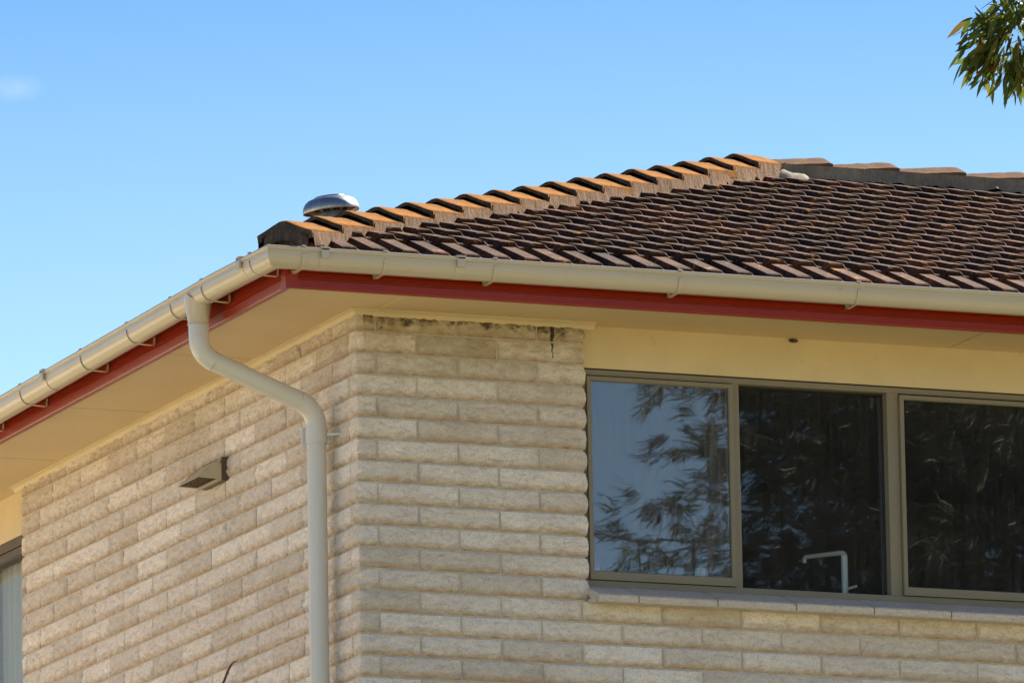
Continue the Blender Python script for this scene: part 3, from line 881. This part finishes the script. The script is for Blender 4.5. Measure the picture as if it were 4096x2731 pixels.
for a, c2 in mull: b.box(a, c2, FY+.001, .13, -1.093, -.1315)
b.box(1.138, WX1, FY-.002, .13, -1.1235, -1.0925)             # bottom rail
b.box(WX1, WX1+.03, FY, .13, -1.1235, -.1055)
b.box(1.138, WX1, FY-.010, .13, -1.130, -1.1238)             # sub sill edge
win = part(b, 'window', M['frame'], bevel=.0015)
b = MB(); b.box(1.124, WX1, .0535, .12, -.1053, -.0983); b.build('head_shadow_strip', M['seal_and_shadow'], win)  # black strip standing in for the flashing's shadow line above the head
def sash(x0, x1, z0, z1, y0=.032, gm='glass'):
    b = MB(); wframe(b, x0, x1, z0, z1, .0225, .0215, .021, .041, y0, .06)
    s = b.build('sash', M['frame'], win)
    b = MB(); wframe(b, x0+.019, x1-.018, z0+.037, z1-.017, .0055, .0055, .0055, .0055, y0+.0105, .055)
    b.build('glazing_gasket', M['seal_and_shadow'], win)
    b = MB(); b.box(x0+.024, x1-.023, y0+.014, y0+.019, z0+.041, z1-.021)
    b.build('pane', M[gm], win)
    return s
sash(1.1565, 1.893, -1.0905, -.139)
sash(2.7465, 3.50, -1.0905, -.141, gm='glass_fixed')
for (x0, x1) in [(1.930, 2.687), (3.538, 4.30)]:
    b = MB(); wframe(b, x0+.001, x1-.001, -1.0915, -.1325, .006, .006, .010, .006, .098, .125)
    b.build('glazing_gasket', M['seal_and_shadow'], win)
    b = MB(); b.box(x0+.005, x1-.005, .104, .109, -1.086, -.140); b.build('pane', M['glass_fixed'], win)

# --- sill: sloping block pavers
b = MB(); xj = [1.126, 1.329, 1.724, 2.119, 2.514, 2.909, 3.304, 3.699, 4.094, 4.489, 4.884, 5.2]
for a, c2 in zip(xj[:-1], xj[1:]):
    a2, c3 = a+.003, c2-.003
    yb_, yf = .06, -.130 + random.uniform(-.003, .003)
    zbk, zf_ = -1.118, -1.184 + random.uniform(-.002, .002); th = .036
    nx = max(3, int((c3-a2)/.02)); P = []
    prof_ = [(yb_, zbk), (.0, zbk-.02), (-.06, zbk-.042), (yf+.008, zf_+.002), (yf, zf_-.006), (yf+.001, zf_-.018), (yf, zf_-.030), (yf+.007, zf_-th), (-.06, zf_-th+.02), (.03, zf_-th+.05)]
    for i in range(nx+1):
        xx = a2 + (c3-a2)*i/nx; rd = 0
        if i in (0, nx): rd = .003
        row = []
        for (yy, zz) in prof_:
            w = mnoise.fractal(Vector((xx*30, yy*30, zz*30)), 1., 2., 4)*.0022
            row.append((xx, yy + (rd if yy < -.1 else 0) + (w if yy < -.1 else 0), zz + w*.6 - (rd*.4)))
        P.append(row)
    b.grid(P)
    b.add(P[0], [tuple(range(len(prof_)))[::-1]]); b.add(P[-1], [tuple(range(len(prof_)))])
b.box(1.1245, 5.19, -.115, .05, -1.214, -1.192, 1)
o = part(b, 'window_sill', [M['block'], M['mortar']])
# split soldier course straight under the sill is part of the wall already

# ------------------------------------------------------------------ left window
b = MB()
LX = .050
b.box(LX, .13, 4.552, 6.35, -.205, -.160); b.box(LX+.006, .13, 4.552, 6.35, -.245, -.2085)
b.box(LX+.001, .13, 4.552, 4.575, -1.10, -.245); b.box(LX, .13, 5.30, 5.34, -1.10, -.245); b.box(LX, .13, 6.31, 6.35, -1.10, -.245)
b.box(LX-.01, .13, 4.552, 6.35, -1.16, -1.10)
lw = part(b, 'window', M['frame_dark'], bevel=.0015)
for y0, y1 in ((4.575, 5.30), (5.34, 6.31)):
    b = MB(); b.box(.075, .080, y0-.002, y1+.002, -1.102, -.243); b.build('pane', M['glass_fixed'], lw)
b = MB(); P = []
for j in range(2):
    P.append([(.17+.022*math.sin(y*70+.5*math.sin(y*23)), y, (-1.15, -.22)[j]) for y in np.linspace(4.60, 6.3, 240)])
b.grid(P)
part(b, 'curtain', M['curtain'], smooth='all')
b = MB()
for a, c2 in zip(np.arange(4.56, 6.2, .31), np.arange(4.56, 6.2, .31)+.303): b.box(-.10, .06, a, c2, -1.21, -1.165)
part(b, 'window_sill', [M['block']])

# ------------------------------------------------------------------ rooms behind the glass
b = MB()
def room(b, x0, x1, y0, y1, z0, z1):
    b.add([(x0,y0,z0),(x1,y0,z0),(x1,y1,z0),(x0,y1,z0),(x0,y0,z1),(x1,y0,z1),(x1,y1,z1),(x0,y1,z1)],
          [(0,1,2,3),(7,6,5,4),(1,0,4,5) if False else (2,1,5,6),(3,2,6,7),(0,3,7,4)])
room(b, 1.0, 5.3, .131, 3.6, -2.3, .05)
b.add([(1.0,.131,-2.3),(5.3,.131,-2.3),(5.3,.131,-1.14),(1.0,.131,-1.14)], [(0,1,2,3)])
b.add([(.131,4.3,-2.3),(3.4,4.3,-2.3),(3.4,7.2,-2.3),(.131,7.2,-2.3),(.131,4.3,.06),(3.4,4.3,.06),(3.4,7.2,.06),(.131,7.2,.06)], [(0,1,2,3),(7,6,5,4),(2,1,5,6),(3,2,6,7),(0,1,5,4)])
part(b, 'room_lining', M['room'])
b = MB(); b.box(1.02, 5.28, .132, .75, -1.165, -1.118)
part(b, 'worktop', M['counter'])

# ------------------------------------------------------------------ wall cowl on the left wall
b = MB()
y0, y1 = 1.662, 1.935
side = [(-.032, -.303), (-.044, -.303), (-.155, -.400), (-.060, -.404), (-.032, -.404)]
def plate(b, y, th=.002):
    n = len(side)
    vs_ = [(x, y, z) for x, z in side] + [(x, y+th, z) for x, z in side]
    b.add(vs_, [tuple(range(n)), tuple(range(n, 2*n))[::-1]] + [(i, (i+1) % n, n+(i+1) % n, n+i) for i in range(n)])
plate(b, y0); plate(b, y1-.002)
b.sweep([(0, 0), (0, .002)], [((-.012, y0+.002, -.3045), (0,0,0), (0,0,1)), ((-.012, y1, -.3045), (0,0,0), (0,0,1))])
b.add([(-.030, y0-.002, -.301), (-.030, y1+.002, -.301), (-.156, y1+.002, -.4005), (-.156, y0-.002, -.4005), (-.010, y0-.002, -.301), (-.010, y1+.002, -.301),
       (-.030, y0-.002, -.3035), (-.030, y1+.002, -.3035), (-.156, y1+.002, -.403), (-.156, y0-.002, -.403), (-.010, y0-.002, -.3035), (-.010, y1+.002, -.3035)],
      [(3,2,1,0), (0,1,5,4), (6,7,8,9), (10,11,7,6), (2,3,9,8), (3,0,6,9), (1,2,8,7), (0,4,10,6), (5,1,7,11)])
b.box(-.060, -.033, y0+.001, y1-.001, -.4085, -.4045)
cw = part(b, 'wall_cowl', M['cowl'])
b = MB(); b.box(-.145, -.052, y0+.003, y1-.003, -.3985, -.396); b.build('cowl_screen', M['lint'], cw)
b = MB(); b.box(-.034, .010, y0-.006, y1-.004, -.411, -.299); b.build('cowl_back_shaded', M['frame_dark'], cw)  # back box of the cowl, coloured dark brown for the shadow on its side
b = MB()
for (x, z) in ((-.048, -.322),): b.lathe([(0, 0), (.004, 0), (.004, .002), (0, .003)], Matrix.Translation((x+.01, y0-.001, z)) @ Matrix.Rotation(R(90), 4, 'X'), 10)
b.build('screw', M['frame_dark'], cw)

# ------------------------------------------------------------------ things behind the glass
z0 = -1.118
b = MB(); t0 = Matrix.Translation((1.762, .145, z0))
b.lathe([(0, 0), (.028, 0), (.031, .004), (.031, .112), (.028, .124), (.022, .128)], t0, 28)
bo = b.build('bottle', M['white_plastic'], smooth=True)
b = MB(); b.lathe([(.0225, .126), (.030, .124), (.026, .138), (.020, .150), (.014, .158), (.0145, .176), (.011, .184), (0, .186)], t0, 28)
b.build('cap', M['teal_plastic'], bo, smooth=True)
tag(bo, 'white plastic bottle with teal cap on the bench behind the left pane', 'bottle')
b = MB(); t0 = Matrix.Translation((1.222, .17, z0))
b.lathe([(0, 0), (.033, 0), (.036, .006), (.036, .098), (.033, .104)], t0, 24)
tb = b.build('tub', M['white_plastic'], smooth=True)
b = MB(); b.lathe([(.037, .102), (.037, .124), (.034, .127), (0, .128)], t0, 24); b.build('lid', M['pink_plastic'], tb, smooth=True)
tag(tb, 'white tub with red lid at the lower left corner of the window', 'tub')
b = MB(); tx = 2.508
sq = .015
b.tube([(tx, .18, z0), (tx, .18, z0+.225)], .016, 20)
arm = [(tx, .18, z0+.225)] + [Vector((tx, .18, z0+.225)) + Vector((-.128, .168, 0))*s + Vector((0, 0, dz)) for s, dz in ((.03, .012), (.10, .016), (.95, .016), (1.0, .008), (1.0, -.012))]
b.tube(arm, [.016, .0145, .012, .011, .011, .010], 16)
b.lathe([(0, 0), (.028, 0), (.028, .008), (.02, .014)], Matrix.Translation((tx, .18, z0)), 20)
tp = b.build('kitchen_tap', M['chrome'], smooth=True)
b = MB(); b.tube([(tx+.014, .18, z0+.07), (tx+.06, .18, z0+.085)], .007, 12); b.build('tap_lever', M['chrome'], tp, smooth=True)
tag(tp, 'tall chrome kitchen tap with flat swan arm behind the middle pane', 'tap')

# ------------------------------------------------------------------ bare shoot in front of the left wall
b = MB()
pts = [(-.05, 1.424, -1.299), (-.052, 1.445, -1.309), (-.052, 1.478, -1.306), (-.055, 1.51, -1.314), (-.055, 1.553, -1.335), (-.055, 1.60, -1.372), (-.056, 1.649, -1.405), (-.06, 1.75, -1.50), (-.07, 1.86, -1.75), (-.10, 1.98, -2.3), (-.14, 2.02, -3.4), (-.16, 2.05, GZ-.05)]
b.tube(pts, [.001, .0028, .005, .006, .0058, .0058, .006, .0065, .008, .010, .014, .02], 10)
sh = b.build('climbing_plant', M['stem'], smooth=True)
b = MB()
b.tube([(-.055, 1.553, -1.335), (-.058, 1.535, -1.36)], [.003, .001], 6)
b.build('side_shoot', M['stem'], sh, smooth=True)
tag(sh, 'wine red bare plant shoot curving up in front of the left wall', 'plant')

# ------------------------------------------------------------------ trees
def leaves_mesh(name, pos, dirs, L, W, shade, material, parent, segs=3, curve=.15):
    n = len(pos)
    dirs = dirs/np.linalg.norm(dirs, axis=1)[:, None]
    rnd = rng.normal(size=(n, 3)); side = np.cross(dirs, rnd); side /= np.linalg.norm(side, axis=1)[:, None]
    nor = np.cross(dirs, side)
    ts = np.linspace(0, 1, segs+2)
    V = []; 
    for t_ in ts:
        w = (math.sin(math.pi*t_**.8))*.5
        c = pos + dirs*(L[:, None]*t_) + nor*(L[:, None]*curve*(t_**2))
        V.append(c - side*(W[:, None]*w)); V.append(c + side*(W[:, None]*w))
    V = np.stack(V, 1)  # n, 2*(segs+2), 3
    k = 2*(segs+2); F = []
    base = (np.arange(n)*k)[:, None]
    for j in range(segs+1):
        F.append(base + np.array([[2*j, 2*j+1, 2*j+3, 2*j+2]]))
    F = np.concatenate(F, 0)
    me = bpy.data.meshes.new(name)
    me.vertices.add(n*k); me.vertices.foreach_set('co', V.reshape(-1))
    me.loops.add(len(F)*4); me.loops.foreach_set('vertex_index', F.reshape(-1).astype(np.int32))
    me.polygons.add(len(F)); me.polygons.foreach_set('loop_start', np.arange(len(F), dtype=np.int32)*4)
    me.update(calc_edges=True); me.validate()
    a = me.attributes.new('shade', 'FLOAT', 'POINT'); a.data.foreach_set('value', np.repeat(shade, k).astype(np.float32))
    me.materials.append(material)
    o = bpy.data.objects.new(name, me); link(o, parent); return o

def limb(p0, p1, sag, n=8, wob=.05, seed=0):
    p0, p1 = Vector(p0), Vector(p1); L = (p1-p0).length; out = []
    for i in range(n+1):
        t_ = i/n
        w = Vector((mnoise.noise(Vector((t_*3, seed, 0))), mnoise.noise(Vector((t_*3, seed, 9))), mnoise.noise(Vector((t_*3, seed, 5)))))*wob*L*math.sin(math.pi*t_)
        out.append(p0.lerp(p1, t_) + w + Vector((0, 0, sag*math.sin(math.pi*t_))))
    return out

# gum tree to the right of the view: one branch tip hangs into the top right corner
TC = Vector((-1.95, -11.08, -1.235)); RT = Vector((math.cos(YAW), -math.sin(YAW), 0)); UP = Vector((0, 0, 1)); FW = Vector((math.sin(YAW), math.cos(YAW), 0))
gt_base = Vector((1.9, -13.2, -7.15))
tree = empty('gum_tree', gt_base, 'gum tree with narrow olive and rust leaves drooping into the top right corner', 'tree')
b = MB()
trunk = limb(gt_base - Vector((0,0,.2)), (2.2, -13.0, 1.6), 0, 10, .04, 3)
b.tube(trunk, [.24-.014*i for i in range(11)], 12)
limbs = []
ends = [TC + RT*.75 + UP*.55, (.3, -14.5, 1.2), (3.6, -14.2, 2.4), (2.9, -12.2, 3.2), (1.2, -13.6, 3.0), (3.8, -12.8, .6)]
for i, e in enumerate(ends):
    s0 = trunk[6 + (i % 4)]
    lp = limb(s0, e, .35, 8, .08, i*3.1); limbs.append(lp)
    b.tube(lp, [.10-.0095*k for k in range(9)], 8)
# the visible tip: fine twigs
tips = []
root = Vector(ends[0])
nodes = [(.05,.18,0), (-.04,.16,.03), (-.09,.10,-.03), (-.06,.03,.04), (.0,-.02,-.02), (.05,.05,.03), (-.10,.03,.02), (-.02,.10,-.05), (.06,-.03,.04), (.11,.09,-.03), (.13,-.02,.0), (.02,.24,.03), (.16,.16,.05), (.22,.02,-.04), (.25,.12,.02), (.32,.05,.05), (.36,.2,-.05), (.14,.28,.0), (.45,.15,.04), (.28,.3,.0)]
for i, (u_, w_, d_) in enumerate(nodes):
    e = TC + RT*u_ + UP*(w_) + FW*d_
    mid = TC + RT*(.42+.1*random.random()) + UP*(.42+.1*random.random())
    tp_ = limb(root, mid, 0, 3, .05, i) + limb(mid, e, .04, 5, .07, i*1.7)[1:]
    b.tube(tp_, [.008-.0008*k for k in range(len(tp_))], 6); tips.append((Vector(e), (Vector(e)-mid).normalized()))
b.build('trunk', M['bark'], tree, smooth=True, loc=-gt_base)
pos = []; drs = []; Ls = []; sh_ = []
for e, dn in tips:
    for k in range(52):
        off = Vector(rng.normal(0, .030, 3)); off.z *= 1.3
        p_ = e + off
        rel = (p_ - (TC+RT*.05+UP*.08)); 
        d_ = Vector((0, 0, -.60)) + rel.normalized()*.55 + Vector(rng.normal(0, .36, 3))
        pos.append(p_); drs.append(d_); Ls.append(rng.uniform(.055, .10)); sh_.append(min(1, max(0, rng.normal(.42, .25))))
# lowest tips: long single leaves pointing down
for (u_, w_) in [(-.135,.0), (-.10,-.08), (-.07,-.10), (-.02,-.115), (.035,-.13), (.075,-.12), (-.15,.08), (-.155,.04), (-.14,.13), (.12,-.11)]:
    pos.append(TC + RT*u_ + UP*(w_+.02)); drs.append(Vector((0,0,-1)) + RT*(u_*3.5) + Vector(rng.normal(0, .12, 3))); Ls.append(.085); sh_.append(.3)
# rest of the crown
for lp in limbs[1:]:
    for k in range(1500):
        q = lp[rng.integers(4, 9)]; p_ = q + Vector(rng.normal(0, .45, 3))
        pos.append(p_); drs.append(Vector((0,0,-1)) + Vector(rng.normal(0, .5, 3))); Ls.append(rng.uniform(.08, .13)); sh_.append(rng.uniform(0, 1))
for k in range(1200):
    q = limbs[0][rng.integers(3, 9)]; p_ = q + Vector(rng.normal(0, .2, 3)) + RT*.45 + UP*.35
    pos.append(p_); drs.append(Vector((0,0,-1)) + Vector(rng.normal(0, .5, 3))); Ls.append(rng.uniform(.06, .1)); sh_.append(rng.uniform(0, .9))
pos = np.array([tuple(p_) for p_ in pos]); drs = np.array([tuple(p_) for p_ in drs]); Ls = np.array(Ls)
lo = leaves_mesh('crown', pos, drs, Ls, Ls*rng.uniform(.17, .24, len(Ls)), np.array(sh_), M['gum'], tree, 3, .12); lo.location = -gt_base

# she-oak standing behind the camera side of the garden: it shows only as a reflection in the panes
def sheoak(base, top, R0_, label, nb=210, seed=1, needles=270000):
    base = Vector(base); top = Vector(top)
    tr = empty('sheoak_tree', base, label, 'tree')
    b = MB(); tk = limb(base-Vector((0,0,.2)), top, 0, 14, .012, seed)
    b.tube(tk, [.26*(1-i/15)+.02 for i in range(15)], 12)
    P = []; Dd = []; LL = []
    H = (top-base).length
    for i in range(nb):
        f = .40 + .58*(i/nb); c = base.lerp(top, f)
        q = i*2.399 + rng.uniform(-.3, .3)
        ln = min(3.4, (top.z + .3 - c.z)*R0_)*rng.uniform(.7, 1.15)
        e = c + Vector((math.cos(q)*ln, math.sin(q)*ln, rng.uniform(.1, .7)*ln*.45))
        lp = limb(c, e, .05*ln, 7, .06, i*.77)
        b.tube(lp, [.022*(1-k/8)+.003 for k in range(8)], 6)
        for s in range(int(needles/nb)//24):
            k = rng.uniform(1.5, 7); a = int(k); a = min(a, 6); q_ = lp[a].lerp(lp[a+1], k-a)
            q_ = q_ + Vector(rng.normal(0, .13, 3)); dr = Vector(((q_.x-c.x), (q_.y-c.y), 0)).normalized()*.6 + Vector((0,0,-.35)) + Vector(rng.normal(0, .35, 3))
            dr.normalize()
            for z_ in range(24):
                P.append(tuple(q_ + Vector(rng.normal(0, .022, 3)))); dd = dr + Vector(rng.normal(0, .22, 3)); Dd.append(tuple(dd)); LL.append(rng.uniform(.10, .24))
    b.build('trunk', M['bark'], tr, smooth=True, loc=-base)
    LL = np.array(LL)
    o = leaves_mesh('crown', np.array(P), np.array(Dd), LL, np.full(len(LL), .011), rng.uniform(0, 1, len(LL)), M['needle'], tr, 1, .25)
    o.location = -base
    return tr
sheoak((12.4, -18.4, -8.0), (12.3, -18.4, 5.9), .84, 'dark she-oak behind the viewpoint, reflected in the panes of the front window', seed=4)

sheoak((15.2, -21.5, -8.4), (15.2, -21.5, 9.5), .8, 'second dark she-oak, farther off, reflected in the right-hand panes', seed=9)

# ------------------------------------------------------------------ neighbouring houses to the left, out of frame: their sunlit walls light the left wall
def neighbour(x0, x1, y0, y1, label):
    base = Vector(((x0+x1)/2, (y0+y1)/2, GZ-.3))
    h = empty('neighbouring_house', base, label, 'house', 'houses next door')
    def pp(b, name, mt): return b.build(name, mt, h, loc=-base)
    b = MB(); b.box(x0, x1, y0, y1, GZ-.6, -.2); pp(b, 'wall', M['nbrick'])
    b = MB(); e = .5; mx = (x0+x1)/2; w = (x1-x0)/2
    vs_ = [(x0-e, y0-e, -.2), (x1+e, y0-e, -.2), (x1+e, y1+e, -.2), (x0-e, y1+e, -.2), (mx, y0+w, 1.3), (mx, y1-w, 1.3)]
    b.add(vs_, [(0,1,4), (1,2,5,4), (2,3,5), (3,0,4,5), (3,2,1,0)]); pp(b, 'roof', M['ntile'])
    for yy in (y0+1.6, y0+5.2, y1-3.2):
        for zz in (-2.2,):
            b = MB(); b.box(x1-.02, x1+.04, yy, yy+1.5, zz, zz+1.1); f = pp(b, 'window', M['frame'])
            b = MB(); b.box(x1+.03, x1+.046, yy+.06, yy+1.44, zz+.06, zz+1.04); b.build('pane', M['nglass'], f)
neighbour(-17, -8.2, .5, 13, 'cream brick house next door facing the left wall')
neighbour(-17, -8.6, 19, 33, 'second cream brick house farther along the same side')
